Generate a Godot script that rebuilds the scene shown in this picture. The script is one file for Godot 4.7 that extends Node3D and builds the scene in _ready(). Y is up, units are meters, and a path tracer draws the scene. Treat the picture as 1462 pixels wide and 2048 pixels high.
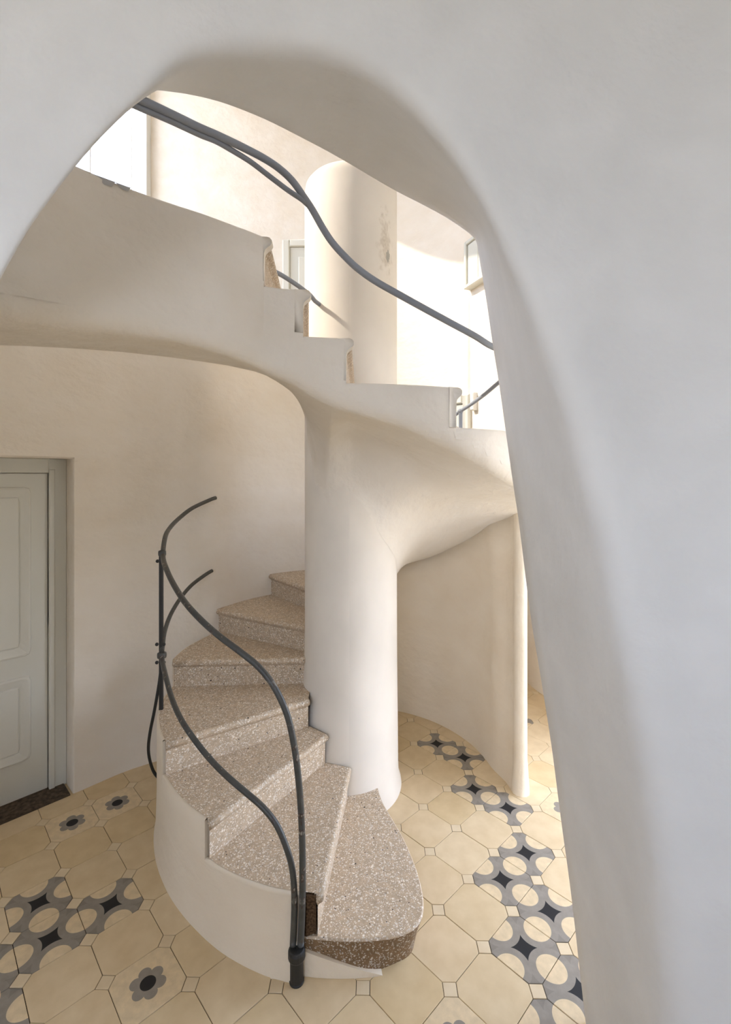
extends Node3D
# A plastered spiral stair seen through an arch. Plan coordinates: x to the right, y up, d = distance
# in front of the camera (d = -z). Lengths are in tile units and scaled to metres at the end (SCALE).

const SCALE := 1.17
const CX := -0.08          # centre of the spiral, plan
const CD := 2.62
const COL_R := 0.253
const EYE := 1.67
const FOCAL := 950.2       # focal length in pixels of the 1462 x 2048 frame

var rng := RandomNumberGenerator.new()
var M := {}
var taken := {}

func P(x: float, y: float, d: float) -> Vector3:
	return Vector3(x, y, -d)

func V(a: Array) -> Vector3:
	return Vector3(a[0], a[1], -a[2])

# ------------------------------------------------------------------ nodes
func numbered(called: String) -> String:
	var n: int = taken.get(called, 0)
	taken[called] = n + 1
	return called if n == 0 else "%s_%03d" % [called, n]

func thing(called: String, label: String, category: String, at := Vector3.ZERO, kind := "", group := "") -> Node3D:
	var o := Node3D.new()
	o.name = numbered(called)
	o.position = at
	add_child(o)
	o.set_meta("label", label)
	o.set_meta("category", category)
	if kind: o.set_meta("kind", kind)
	if group: o.set_meta("group", group)
	return o

func part(parent: Node3D, called: String, mesh: Mesh, m: Material, label := "", kind := "") -> MeshInstance3D:
	var o := MeshInstance3D.new()
	o.name = called
	o.mesh = mesh
	o.material_override = m
	o.cast_shadow = GeometryInstance3D.SHADOW_CASTING_SETTING_DOUBLE_SIDED
	parent.add_child(o, true)
	if label: o.set_meta("label", label)
	if kind: o.set_meta("kind", kind)
	return o

# ------------------------------------------------------------------ mesh helpers
func start(smooth := true) -> SurfaceTool:
	var st := SurfaceTool.new()
	st.begin(Mesh.PRIMITIVE_TRIANGLES)
	st.set_smooth_group(0 if smooth else -1)
	return st

func tri(st: SurfaceTool, a: Vector3, b: Vector3, c: Vector3) -> void:
	if (b - a).cross(c - a).length_squared() < 1e-16: return
	st.add_vertex(a); st.add_vertex(b); st.add_vertex(c)

func quad(st: SurfaceTool, a: Vector3, b: Vector3, c: Vector3, d: Vector3) -> void:
	tri(st, a, b, c); tri(st, a, c, d)

func loft(st: SurfaceTool, rows: Array, closed := false) -> void:
	for i in rows.size() - 1:
		var r0: Array = rows[i]
		var r1: Array = rows[i + 1]
		var n: int = r0.size()
		for j in (n if closed else n - 1):
			var k: int = (j + 1) % n
			quad(st, r0[j], r0[k], r1[k], r1[j])

func done(st: SurfaceTool) -> ArrayMesh:
	st.generate_normals()
	return st.commit()

func box(st: SurfaceTool, o: Vector3, a: Vector3, b: Vector3, c: Vector3) -> void:
	# a box spanned by a, b, c from the corner o
	quad(st, o, o + b, o + a + b, o + a)
	quad(st, o + c, o + a + c, o + a + b + c, o + b + c)
	quad(st, o, o + a, o + a + c, o + c)
	quad(st, o + b, o + b + c, o + a + b + c, o + a + b)
	quad(st, o, o + c, o + b + c, o + b)
	quad(st, o + a, o + a + b, o + a + b + c, o + a + c)

func bevel_box(st: SurfaceTool, o: Vector3, a: Vector3, b: Vector3, c: Vector3, e: float) -> void:
	# box whose face at o + c has chamfered edges of e
	var an := a.normalized() * e; var bn := b.normalized() * e; var cn := c.normalized() * e
	var r0 := [o, o + a, o + a + b, o + b]
	var cc := c - cn
	var r1 := [o + cc, o + a + cc, o + a + b + cc, o + b + cc]
	var r2 := [o + c + an + bn, o + a + c - an + bn, o + a + b + c - an - bn, o + b + c + an - bn]
	loft(st, [r0, r1, r2], true)
	quad(st, r2[0], r2[3], r2[2], r2[1])
	quad(st, r0[0], r0[1], r0[2], r0[3])

func spline(pts: Array, per := 5) -> Array:
	var out := []
	var n := pts.size()
	for i in n - 1:
		var p0: Vector3 = pts[max(i - 1, 0)]
		var p1: Vector3 = pts[i]
		var p2: Vector3 = pts[i + 1]
		var p3: Vector3 = pts[min(i + 2, n - 1)]
		for k in per:
			var t := float(k) / per
			out.append(0.5 * ((2.0 * p1) + (p2 - p0) * t + (2.0 * p0 - 5.0 * p1 + 4.0 * p2 - p3) * t * t + (3.0 * p1 - p0 - 3.0 * p2 + p3) * t * t * t))
	out.append(pts[n - 1])
	return out

func vecs(a: Array) -> Array:
	var out := []
	for p in a: out.append(V(p))
	return out

func tube(st: SurfaceTool, pts: Array, r: float, sides := 12, cap := true) -> void:
	var rows := []
	var up := Vector3(0.31, 0.2, 0.93)
	for i in pts.size():
		var t: Vector3 = (pts[min(i + 1, pts.size() - 1)] - pts[max(i - 1, 0)]).normalized()
		var s := t.cross(up).normalized()
		up = s.cross(t).normalized()
		var row := []
		for k in sides:
			var a := TAU * k / sides
			row.append(pts[i] + (s * cos(a) + up * sin(a)) * r)
		rows.append(row)
	loft(st, rows, true)
	if cap:
		for e in [0, rows.size() - 1]:
			var dirv: Vector3 = (pts[e] - pts[1 if e == 0 else e - 1]).normalized()
			var ring := []
			for q in rows[e]: ring.append(pts[e] + (q - pts[e]) * 0.6 + dirv * r * 0.35)
			loft(st, [rows[e], ring], true)
			for k in sides: tri(st, ring[k], ring[(k + 1) % sides], pts[e] + dirv * r * 0.42)

func lathe(st: SurfaceTool, base: Vector3, prof: Array, sides := 20) -> void:
	# prof: [radius, height] pairs
	var rows := []
	for p in prof:
		var row := []
		for k in sides:
			var a := TAU * k / sides
			row.append(base + Vector3(cos(a) * p[0], p[1], sin(a) * p[0]))
		rows.append(row)
	loft(st, rows, true)

func ball(st: SurfaceTool, c: Vector3, r: float) -> void:
	var prof := []
	for i in 7:
		var a := PI * i / 6.0 - PI / 2.0
		prof.append([cos(a) * r + 1e-5, sin(a) * r])
	lathe(st, c, prof, 10)

func flat_poly(st: SurfaceTool, plan: PackedVector2Array, y: float) -> void:
	# plan: (x, d) points; triangulated at height y
	var idx := Geometry2D.triangulate_polygon(plan)
	for i in range(0, idx.size(), 3):
		var a := plan[idx[i]]; var b := plan[idx[i + 1]]; var c := plan[idx[i + 2]]
		if (b - a).cross(c - a) < 0.0:
			var t := b; b = c; c = t
		tri(st, P(a.x, y, a.y), P(c.x, y, c.y), P(b.x, y, b.y))

func band(st: SurfaceTool, path: Array, y0: float, y1: float, thick: float, levels := 1) -> void:
	# an upright wall along a plan path of Vector2 (x, d); thick is laid to the left of the path
	var rows := []
	for i in path.size():
		var p: Vector2 = path[i]
		var t: Vector2 = (path[min(i + 1, path.size() - 1)] - path[max(i - 1, 0)]).normalized()
		var o := p + Vector2(-t.y, t.x) * thick
		var row := []
		for k in levels + 1: row.append(P(p.x, lerpf(y0, y1, float(k) / levels), p.y))
		rows.append({"in": row, "out": [P(o.x, y0, o.y), P(o.x, y1, o.y)]})
	var a := []; var b := []; var c := []
	for r in rows:
		a.append(r["in"]); b.append(r["out"]); c.append([r["in"][levels], r["out"][1]])
	st.set_smooth_group(0)
	loft(st, a)
	st.set_smooth_group(1)
	loft(st, b)
	st.set_smooth_group(2)
	loft(st, c)
	st.set_smooth_group(3)
	for e in [0, rows.size() - 1]:
		quad(st, rows[e]["in"][0], rows[e]["in"][levels], rows[e]["out"][1], rows[e]["out"][0])

# ------------------------------------------------------------------ stair geometry
# the outer radius of the lower flight by angle (from the camera side, going left)
const R_TAB := [[-30, 1.03], [0, 1.03], [13, 1.03], [24, 1.018], [32, 1.005], [48, 0.985], [60, 0.975], [72, 0.965], [83, 0.94], [94, 0.93], [103, 0.91], [115, 0.90], [140, 0.89], [200, 0.89], [240, 0.95], [280, 1.0], [400, 1.0]]
# nose lines: inner radius, inner angle, outer angle (step 2 to step 15)
const NOSE := {2: [0.34, 1.0, 4.4], 3: [0.33, 20.5, 29.0], 4: [0.32, 40.0, 50.5], 5: [0.25, 70.0, 83.0], 6: [0.25, 86.0, 112.0], 7: [0.25, 137.0, 139.7], 8: [0.25, 166, 167.7], 9: [0.25, 195, 195.8], 10: [0.25, 223, 223.8], 11: [0.25, 251, 251.9], 12: [0.25, 280, 280], 13: [0.25, 308, 308], 14: [0.25, 336.1, 336.1], 15: [0.25, 358.0, 359.2]}
# underside of the stair by angle
const SOFFIT := [[190, 0.97], [202, 1.03], [220, 1.106], [241, 1.241], [260, 1.365], [287, 1.515], [305, 1.585], [319, 1.645], [337, 1.768], [348, 1.84], [358, 1.883], [362, 1.908]]
# the flight's end and the landing: outer edge x, d, underside; inner edge x, d, underside
const EXIT := [[-0.10, 1.612, 1.90, -0.187, 2.391, 1.80], [-0.14, 1.605, 1.92, -0.26, 2.44, 1.85], [-0.19, 1.597, 1.944, -0.307, 2.51, 1.92], [-0.245, 1.585, 1.975, -0.331, 2.60, 1.99], [-0.29, 1.575, 1.995, -0.338, 2.60, 2.06], [-0.335, 1.55, 2.012, -0.365, 2.50, 2.11], [-0.369, 1.519, 2.027, -0.42, 2.30, 2.13], [-0.43, 1.465, 2.045, -0.485, 2.09, 2.125], [-0.492, 1.411, 2.055, -0.56, 1.93, 2.115], [-0.545, 1.372, 2.06, -0.65, 1.83, 2.11], [-0.599, 1.330, 2.06, -0.75, 1.765, 2.11], [-0.664, 1.272, 2.055, -0.87, 1.70, 2.11], [-0.732, 1.197, 2.045, -1.0, 1.655, 2.11], [-0.82, 1.09, 2.035, -1.16, 1.62, 2.11], [-0.95, 1.00, 2.03, -1.35, 1.60, 2.11], [-1.25, 0.99, 2.03, -1.62, 1.60, 2.11], [-1.72, 0.99, 2.03, -1.78, 1.60, 2.11]]

func step_y(n: int) -> float:
	return 0.0 if n < 1 else 0.125 + 0.143 * (n - 1) + (0.009 if n >= 15 else 0.0) + (0.012 if n >= 16 else 0.0) + (0.016 if n >= 17 else 0.0)

func tab(t: Array, a: float) -> float:
	for i in t.size() - 1:
		if a <= t[i + 1][0]:
			return lerpf(t[i][1], t[i + 1][1], clampf((a - t[i][0]) / (t[i + 1][0] - t[i][0]), 0.0, 1.0))
	return t[t.size() - 1][1]

func at_angle(a: float, r: float) -> Vector2:
	return Vector2(CX - r * sin(deg_to_rad(a)), CD - r * cos(deg_to_rad(a)))

func edge_r(a: float) -> Vector2:
	return at_angle(a, tab(R_TAB, a))

# ------------------------------------------------------------------ materials
func noise_tex(seed_: int, freq: float, c0: Color, c1: Color, octaves := 4, size := 512) -> NoiseTexture2D:
	var n := FastNoiseLite.new()
	n.seed = seed_
	n.noise_type = FastNoiseLite.TYPE_SIMPLEX_SMOOTH
	n.frequency = freq
	n.fractal_octaves = octaves
	var g := Gradient.new()
	g.set_color(0, c0)
	g.set_color(1, c1)
	var t := NoiseTexture2D.new()
	t.width = size; t.height = size
	t.seamless = true
	t.noise = n
	t.color_ramp = g
	return t

func mat(c: Color, rough := 0.8, spec := 0.4) -> StandardMaterial3D:
	var m := StandardMaterial3D.new()
	m.albedo_color = c
	m.roughness = rough
	m.metallic_specular = spec
	return m

func plaster(c0: Color, c1: Color, seed_: int, relief := 0.35) -> StandardMaterial3D:
	var m := mat(Color.WHITE, 0.9, 0.25)
	m.albedo_texture = noise_tex(seed_, 0.006, c0, c1, 5)
	m.uv1_triplanar = true
	m.uv1_world_triplanar = true
	m.uv1_scale = Vector3.ONE * 0.9
	m.heightmap_enabled = true
	m.heightmap_scale = relief
	m.heightmap_texture = noise_tex(seed_ + 7, 0.012, Color.BLACK, Color.WHITE, 5, 1024)
	return m

func terrazzo(base: Color, chip: float, s: int, chips: int) -> StandardMaterial3D:
	var im := Image.create(s, s, false, Image.FORMAT_RGB8)
	var r := RandomNumberGenerator.new()
	r.seed = 4242
	var fine := FastNoiseLite.new()
	fine.seed = 5; fine.frequency = 0.02
	for y in s:
		for x in s:
			var k := 0.94 + 0.10 * fine.get_noise_2d(x, y) + r.randf_range(-0.03, 0.03)
			im.set_pixel(x, y, Color(base.r * k, base.g * k, base.b * k))
	for i in chips:
		var cx := r.randi_range(0, s - 1); var cy := r.randi_range(0, s - 1)
		var ra := r.randf_range(1.0, 3.6) if i > chips / 9 else r.randf_range(3.0, 6.0)
		var ax := r.randf_range(0.65, 1.0); var an := r.randf_range(0.0, PI)
		var w := chip * r.randf_range(0.86, 1.04)
		var c := Color(w, w * 0.955, w * 0.89)
		var pick := r.randf()
		if pick < 0.16: c = base * 0.86
		elif pick < 0.175: c = Color(0.16, 0.14, 0.13)
		var q := int(ceil(ra))
		for dy in range(-q, q + 1):
			for dx in range(-q, q + 1):
				var u := dx * cos(an) + dy * sin(an)
				var v := (-dx * sin(an) + dy * cos(an)) / ax
				if absf(u) + 0.55 * absf(v) < ra and absf(v) + 0.4 * absf(u) < ra:
					im.set_pixel(posmod(cx + dx, s), posmod(cy + dy, s), c)
	im.generate_mipmaps()
	var m := mat(Color.WHITE, 0.55, 0.45)
	m.albedo_texture = ImageTexture.create_from_image(im)
	m.uv1_triplanar = true
	m.uv1_world_triplanar = true
	m.uv1_scale = Vector3.ONE * 1.05 * 1024.0 / s
	m.uv1_triplanar_sharpness = 6.0
	return m

func tile_print(kind: String) -> StandardMaterial3D:
	# the coloured print of an encaustic tile, uv over the whole square cell
	var s := 400
	var im := Image.create(s, s, false, Image.FORMAT_RGB8)
	var n := FastNoiseLite.new()
	n.seed = 31 if kind == "star" else 32
	n.frequency = 0.012; n.fractal_octaves = 5
	var r := RandomNumberGenerator.new()
	r.seed = 77
	var cream := Color(0.890, 0.795, 0.640)
	var ring := Color(0.590, 0.552, 0.500)
	var grey := Color(0.550, 0.515, 0.466)
	var black := Color(0.135, 0.130, 0.130)
	for y in s:
		for x in s:
			var p := Vector2((x + 0.5) / s - 0.5, (y + 0.5) / s - 0.5) * 0.2
			var c := cream
			if kind == "star":
				var best := 9.0; var outer := 9.0
				for e in [Vector2(0.1, 0), Vector2(-0.1, 0), Vector2(0, 0.1), Vector2(0, -0.1)]:
					var q: Vector2 = p - e
					var along := q.y if e.x != 0.0 else q.x
					var deep := q.x if e.x != 0.0 else q.y
					best = minf(best, sqrt(pow(deep / 0.0505, 2) + pow(along / 0.0475, 2)))
					outer = minf(outer, sqrt(pow(deep / 0.0755, 2) + pow(along / 0.0715, 2)))
				if best > 1.0:
					c = ring
					if outer > 1.0:
						c = black if p.length() < 0.056 else grey
			else:
				for k in 6:
					var a := TAU * k / 6.0 + 0.42
					if p.distance_to(Vector2(cos(a), sin(a)) * 0.0365) < 0.0205: c = ring
				if p.length() < 0.030: c = ring
				if p.length() < 0.0245: c = black
			var k2 := 1.0 + 0.06 * n.get_noise_2d(x, y) + r.randf_range(-0.025, 0.025)
			im.set_pixel(x, y, Color(c.r * k2, c.g * k2, c.b * k2))
	var m := mat(Color.WHITE, 0.6, 0.4)
	m.albedo_texture = ImageTexture.create_from_image(im)
	return m

func cream_tile(seed_: int, tint: Color) -> StandardMaterial3D:
	var m := mat(tint, 0.6, 0.4)
	m.albedo_texture = noise_tex(seed_, 0.010, Color(0.945, 0.930, 0.905), Color(1.0, 1.0, 1.0), 5)
	m.uv1_triplanar = true
	m.uv1_world_triplanar = true
	m.uv1_scale = Vector3.ONE * 1.6
	return m

func column_tex() -> ImageTexture:
	# plaster of the column with a worn, sooty patch high up on its right (u: angle, v: height)
	var w := 512; var h := 768
	var im := Image.create(w, h, false, Image.FORMAT_RGB8)
	var n := FastNoiseLite.new(); n.seed = 15; n.frequency = 0.01; n.fractal_octaves = 5
	var g := FastNoiseLite.new(); g.seed = 16; g.frequency = 0.11; g.fractal_octaves = 3
	for y in h:
		for x in w:
			var k := 0.985 + 0.03 * n.get_noise_2d(x, y)
			var c := Color(0.957 * k, 0.920 * k, 0.865 * k)
			var ang := 360.0 * x / w
			var hy := 3.26 * (1.0 - (y + 0.5) / h)
			var dx := (ang - 313.0) / 13.0
			var dy := (hy - 2.86) / 0.20
			var q := 1.0 - sqrt(dx * dx + dy * dy) + 0.7 * n.get_noise_2d(x * 4.0, y * 4.0) + 0.5 * g.get_noise_2d(x, y)
			if q > 0.15: c = c.lerp(Color(0.74, 0.68, 0.60), clampf((q - 0.15) * 0.9, 0.0, 0.55) * (0.7 + 0.5 * g.get_noise_2d(x * 2.0, y * 2.0)))
			var d2 := Vector2((ang - 309.0) / 4.0, (hy - 2.80) / 0.035).length() + 0.5 * g.get_noise_2d(x, y)
			if d2 < 0.8: c = c.lerp(Color(0.55, 0.54, 0.50), 0.55)
			im.set_pixel(x, y, c)
	return ImageTexture.create_from_image(im)

func make_materials() -> void:
	M.plaster = plaster(Color(0.938, 0.897, 0.835), Color(0.970, 0.938, 0.890), 11, 0.6)
	M.front = plaster(Color(0.918, 0.915, 0.908), Color(0.955, 0.952, 0.945), 23, 0.3)
	M.cream = plaster(Color(0.943, 0.895, 0.820), Color(0.970, 0.935, 0.880), 41, 0.45)
	M.beige = plaster(Color(0.928, 0.862, 0.762), Color(0.956, 0.902, 0.815), 47, 0.45)  # on the support wall this stands in for warm bounce light
	M.terrazzo = terrazzo(Color(0.815, 0.722, 0.605), 0.955, 1024, 19000)
	M.terrazzo_brown = terrazzo(Color(0.54, 0.43, 0.31), 0.80, 512, 3600)
	M.star = tile_print("star")
	M.flower = tile_print("flower")
	M.tiles = [cream_tile(51, Color(0.905, 0.810, 0.655)), cream_tile(52, Color(0.892, 0.798, 0.640)), cream_tile(53, Color(0.915, 0.825, 0.675)), cream_tile(54, Color(0.882, 0.782, 0.612))]
	M.corner = cream_tile(55, Color(0.908, 0.825, 0.685))
	M.grout = mat(Color(0.25, 0.195, 0.145), 0.95, 0.2)
	M.iron = mat(Color(0.265, 0.265, 0.250), 0.42, 0.5)
	M.iron = mat(Color.WHITE, 0.42, 0.5)
	var worn := noise_tex(61, 0.012, Color(0.235, 0.235, 0.222), Color(0.29, 0.29, 0.275), 5)
	var wg := Gradient.new()
	wg.offsets = PackedFloat32Array([0.0, 0.70, 0.73, 0.80, 0.84, 1.0])
	wg.colors = PackedColorArray([Color(0.235, 0.235, 0.222), Color(0.30, 0.30, 0.285), Color(0.25, 0.20, 0.175), Color(0.28, 0.215, 0.185), Color(0.62, 0.59, 0.54), Color(0.66, 0.63, 0.58)])
	worn.color_ramp = wg
	M.iron.albedo_texture = worn
	M.iron.uv1_triplanar = true
	M.iron.uv1_scale = Vector3(4.0, 2.2, 4.0)
	M.iron_dark = mat(Color(0.155, 0.150, 0.140), 0.5, 0.5)
	M.grey_paint = mat(Color(0.560, 0.580, 0.615), 0.38, 0.5)
	M.door = mat(Color(0.915, 0.905, 0.860), 0.5, 0.4)
	M.door_far = mat(Color(0.870, 0.860, 0.810), 0.6, 0.4)
	M.white_paint = mat(Color(0.900, 0.895, 0.875), 0.5, 0.4)
	M.stone = mat(Color.WHITE, 0.85, 0.3)
	M.stone.albedo_texture = noise_tex(71, 0.03, Color(0.24, 0.20, 0.165), Color(0.44, 0.385, 0.325), 5)
	M.stone.uv1_triplanar = true
	M.stone.uv1_scale = Vector3.ONE * 2.0
	M.gap = mat(Color(0.10, 0.09, 0.08), 0.9, 0.2)
	M.broken = mat(Color.WHITE, 0.95, 0.2)
	M.broken.albedo_texture = noise_tex(83, 0.04, Color(0.20, 0.145, 0.10), Color(0.50, 0.40, 0.30), 5)
	M.broken.uv1_triplanar = true
	M.broken.uv1_scale = Vector3.ONE * 5.0
	M.column = mat(Color.WHITE, 0.9, 0.25)
	M.column.albedo_texture = column_tex()
	M.glass = mat(Color(0.95, 0.97, 1.0, 0.06), 0.02, 0.5)
	M.glass.transparency = BaseMaterial3D.TRANSPARENCY_ALPHA

# ------------------------------------------------------------------ the scene
func _ready() -> void:
	rng.seed = 20240
	# camera
	var cam := Camera3D.new()
	cam.name = "camera"
	cam.projection = Camera3D.PROJECTION_FRUSTUM
	cam.near = 0.05
	cam.far = 60.0
	cam.size = 2.0 * cam.near * 1024.0 / FOCAL
	cam.frustum_offset = Vector2(0.0, -74.0 / FOCAL * cam.near)
	cam.position = P(0, EYE, 0)
	add_child(cam)
	cam.current = true
	# sky and exposure
	var env := Environment.new()
	env.background_mode = Environment.BG_SKY
	var sky_mat := ProceduralSkyMaterial.new()
	sky_mat.sky_top_color = Color(0.80, 0.87, 1.0)
	sky_mat.sky_horizon_color = Color(0.93, 0.955, 1.0)
	sky_mat.ground_bottom_color = Color(0.58, 0.56, 0.52)
	sky_mat.ground_horizon_color = Color(0.80, 0.785, 0.76)
	sky_mat.energy_multiplier = 1.0
	var sky := Sky.new()
	sky.sky_material = sky_mat
	env.sky = sky
	env.background_energy_multiplier = 1.0
	env.tonemap_mode = Environment.TONE_MAPPER_LINEAR
	env.tonemap_exposure = 7.8
	env.sdfgi_enabled = true
	env.ssao_enabled = true
	env.ssil_enabled = true
	var we := WorldEnvironment.new()
	we.name = "world_environment"
	we.environment = env
	add_child(we)

	var sun := DirectionalLight3D.new()
	sun.name = "sun"
	sun.light_color = Color(1.0, 0.96, 0.90)
	sun.light_energy = 0.24
	sun.light_angular_distance = 0.6
	sun.shadow_enabled = true
	sun.sky_mode = DirectionalLight3D.SKY_MODE_LIGHT_ONLY
	sun.look_at_from_position(Vector3.ZERO, Vector3(1.0, -0.83, -0.065))
	add_child(sun)

	make_materials()
	build_floor()
	build_front_wall()
	build_left_wall()
	build_hall()
	build_column()
	build_staircase()
	build_lower_railing()
	build_upper_railing()

	# tile units to metres
	for c in get_children():
		if c is Node3D:
			c.position *= SCALE
			if not (c is Camera3D or c is Light3D): c.scale = Vector3.ONE * SCALE

# ------------------------------------------------------------------ floor
const STARS := [[6, 3], [6, 2], [5, 1], [5, 0], [4, -1], [3, -1], [3, -2], [2, -2], [2, -3], [-3, 4], [-4, 5], [-4, 4], [-5, 4], [-5, 3], [9, 2], [1, -3], [-6, 3]]
const FLOWERS := [[-3, 2], [-2, 7], [-3, 7], [6, -1], [0, -2]]

func tile_mesh(half: Array, y_low: float, rise: float) -> ArrayMesh:
	# half: plan points around the tile centre (lattice axes); top face with a small chamfer, uv over the cell
	var st := SurfaceTool.new()
	st.begin(Mesh.PRIMITIVE_TRIANGLES)
	st.set_smooth_group(-1)
	var n := half.size()
	var ins := []
	for p in half: ins.append(p * (1.0 - 0.0012 / p.length()))
	for k in n:
		var a: Vector2 = half[k]; var b: Vector2 = half[(k + 1) % n]
		var ai: Vector2 = ins[k]; var bi: Vector2 = ins[(k + 1) % n]
		for t in [[ai, rise, bi, rise, Vector2.ZERO, rise], [a, rise - 0.0008, b, rise - 0.0008, bi, rise], [a, rise - 0.0008, bi, rise, ai, rise], [a, y_low, b, y_low, b, rise - 0.0008], [a, y_low, b, rise - 0.0008, a, rise - 0.0008]]:
			for i in [0, 4, 2]:
				var q: Vector2 = t[i]
				st.set_uv(q / 0.2 + Vector2(0.5, 0.5))
				st.add_vertex(Vector3(q.x, t[i + 1], -q.y))
	st.generate_normals()
	return st.commit()

func build_floor() -> void:
	var yaw := -0.01906570
	var ang := PI / 4 + yaw
	var e1 := Vector2(cos(ang), sin(ang)) * 0.2
	var e2 := Vector2(-sin(ang), cos(ang)) * 0.2
	var o := Vector2(-0.00814, 1.54815)
	var fl := thing("floor", "cream octagonal tile floor with small square insets and grey star border", "floor", Vector3.ZERO, "structure")
	var st := start(false)
	box(st, P(-3.2, -0.14, 6.3), Vector3(6.4, 0, 0), Vector3(0, 0.136, 0), Vector3(0, 0, 10.3))
	part(fl, "screed", done(st), M.grout, "dark joint bed below the tiles")
	var g := 0.0011          # half a joint
	var c := 0.0315          # corner cut
	var h := 0.1 - g
	var cut := c + g * 0.4
	var octo := []
	for q in [[1, 1], [-1, 1], [-1, -1], [1, -1]]:
		var sx: float = q[0]; var sy: float = q[1]
		if sx * sy > 0:
			octo.append(Vector2(sx * h, sy * (0.1 - cut))); octo.append(Vector2(sx * (0.1 - cut), sy * h))
		else:
			octo.append(Vector2(sx * (0.1 - cut), sy * h)); octo.append(Vector2(sx * h, sy * (0.1 - cut)))
	var k := c - g * 1.3
	var small := [Vector2(k, 0), Vector2(0, k), Vector2(-k, 0), Vector2(0, -k)]
	var om := tile_mesh(octo, -0.012, 0.0)
	var sm := tile_mesh(small, -0.012, 0.0)
	var far_st := start(false)
	var turn := Basis(Vector3.UP, ang)
	var n_big := 0
	for i in range(-32, 34):
		for j in range(-32, 34):
			var pc := o + e1 * (i + 0.5) + e2 * (j + 0.5)
			var ps := o + e1 * i + e2 * j
			for which in 2:
				var p: Vector2 = pc if which == 0 else ps
				if p.x < -3.1 or p.x > 3.1 or p.y < -3.8 or p.y > 6.2: continue
				var seen := false
				if p.y > 1.2 and p.y < 4.6:
					var u := 731 + FOCAL * p.x / p.y
					seen = u > -120 and u < 1250
					var dc := p - Vector2(CX, CD)
					var th := fposmod(rad_to_deg(atan2(-dc.x, -dc.y)), 360.0)
					if dc.length() < 0.85 and th < 200.0: seen = false
					if p.y > 3.3 and u < 1040: seen = false
					if u > 1180 and p.y > 1.7: seen = false
					if p.x < -1.2 and p.y > 2.78 + (p.x + 1.2): seen = false
				var jit := rng.randf_range(-0.0006, 0.0004)
				var xf := Transform3D(turn, P(p.x, jit, p.y))
				if not seen:
					far_st.append_from(om if which == 0 else sm, 0, xf)
					continue
				var m: Material = M.corner
				if which == 0:
					m = M.tiles[rng.randi_range(0, 3)]
					if [i, j] in STARS: m = M.star
					elif [i, j] in FLOWERS: m = M.flower
				var t := part(fl, "tile" if which == 0 else "corner_tile", om if which == 0 else sm, m)
				t.transform = xf
				if which == 0:
					n_big += 1
					if m == M.star: t.set_meta("label", "grey tile with black star and cream ovals")
					elif m == M.flower: t.set_meta("label", "cream tile with grey six-petal flower")
	part(fl, "outlying_tiles", far_st.commit(), M.tiles[1], "plain cream tiles out of the way", "stuff")

# ------------------------------------------------------------------ arch wall in front
const ARCH_F := [[-1.46, 0.0], [-1.42, 0.5], [-1.34, 0.90], [-1.22, 1.25], [-1.05, 1.53], [-0.885, 1.775], [-0.768, 1.955], [-0.712, 2.065], [-0.657, 2.16], [-0.566, 2.280], [-0.494, 2.362], [-0.426, 2.432], [-0.361, 2.50], [-0.281, 2.526], [-0.211, 2.534], [-0.131, 2.532], [-0.051, 2.512], [0.019, 2.475], [0.089, 2.415], [0.149, 2.345], [0.199, 2.27], [0.244, 2.188], [0.289, 2.09], [0.334, 1.98], [0.377, 1.87], [0.419, 1.75], [0.456, 1.62], [0.489, 1.50], [0.519, 1.34], [0.549, 1.20], [0.574, 1.06], [0.596, 0.88], [0.611, 0.68], [0.621, 0.40], [0.628, 0.18], [0.632, 0.0]]
const ARCH_B := [[-1.58, 0.0, 1.12], [-1.53, 0.6, 1.12], [-1.42, 1.1, 1.11], [-1.20, 1.62, 1.09], [-0.96, 2.05, 1.07], [-0.78, 2.36, 1.06], [-0.66, 2.50, 1.06], [-0.559, 2.548, 1.06], [-0.470, 2.530, 1.060], [-0.397, 2.530, 1.075], [-0.326, 2.530, 1.101], [-0.243, 2.530, 1.151], [-0.167, 2.530, 1.211], [-0.107, 2.530, 1.261], [-0.043, 2.530, 1.318], [0.028, 2.530, 1.385], [0.106, 2.530, 1.454], [0.191, 2.530, 1.522], [0.286, 2.530, 1.605], [0.392, 2.527, 1.718], [0.402, 2.47, 1.70], [0.408, 2.418, 1.691], [0.426, 2.289, 1.680], [0.445, 2.126, 1.666], [0.463, 1.987, 1.653], [0.481, 1.825, 1.639], [0.503, 1.627, 1.620], [0.518, 1.501, 1.608], [0.544, 1.221, 1.581], [0.570, 1.026, 1.562], [0.599, 0.799, 1.539], [0.620, 0.579, 1.515], [0.642, 0.367, 1.492], [0.658, 0.161, 1.469], [0.670, 0.0, 1.450]]
# matching stations: which share of the front curve goes with which share of the back curve
const ARCH_PAIR := [[0.0, 0.0], [6.0, 4.0], [9.0, 6.0], [11.0, 8.0], [14.0, 11.0], [17.0, 14.5], [20.0, 18.0], [21.5, 19.5], [23.0, 22.0], [26.0, 25.5], [29.0, 28.5], [32.0, 31.0], [35.0, 34.0]]
const TOP_Y := 7.0

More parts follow.
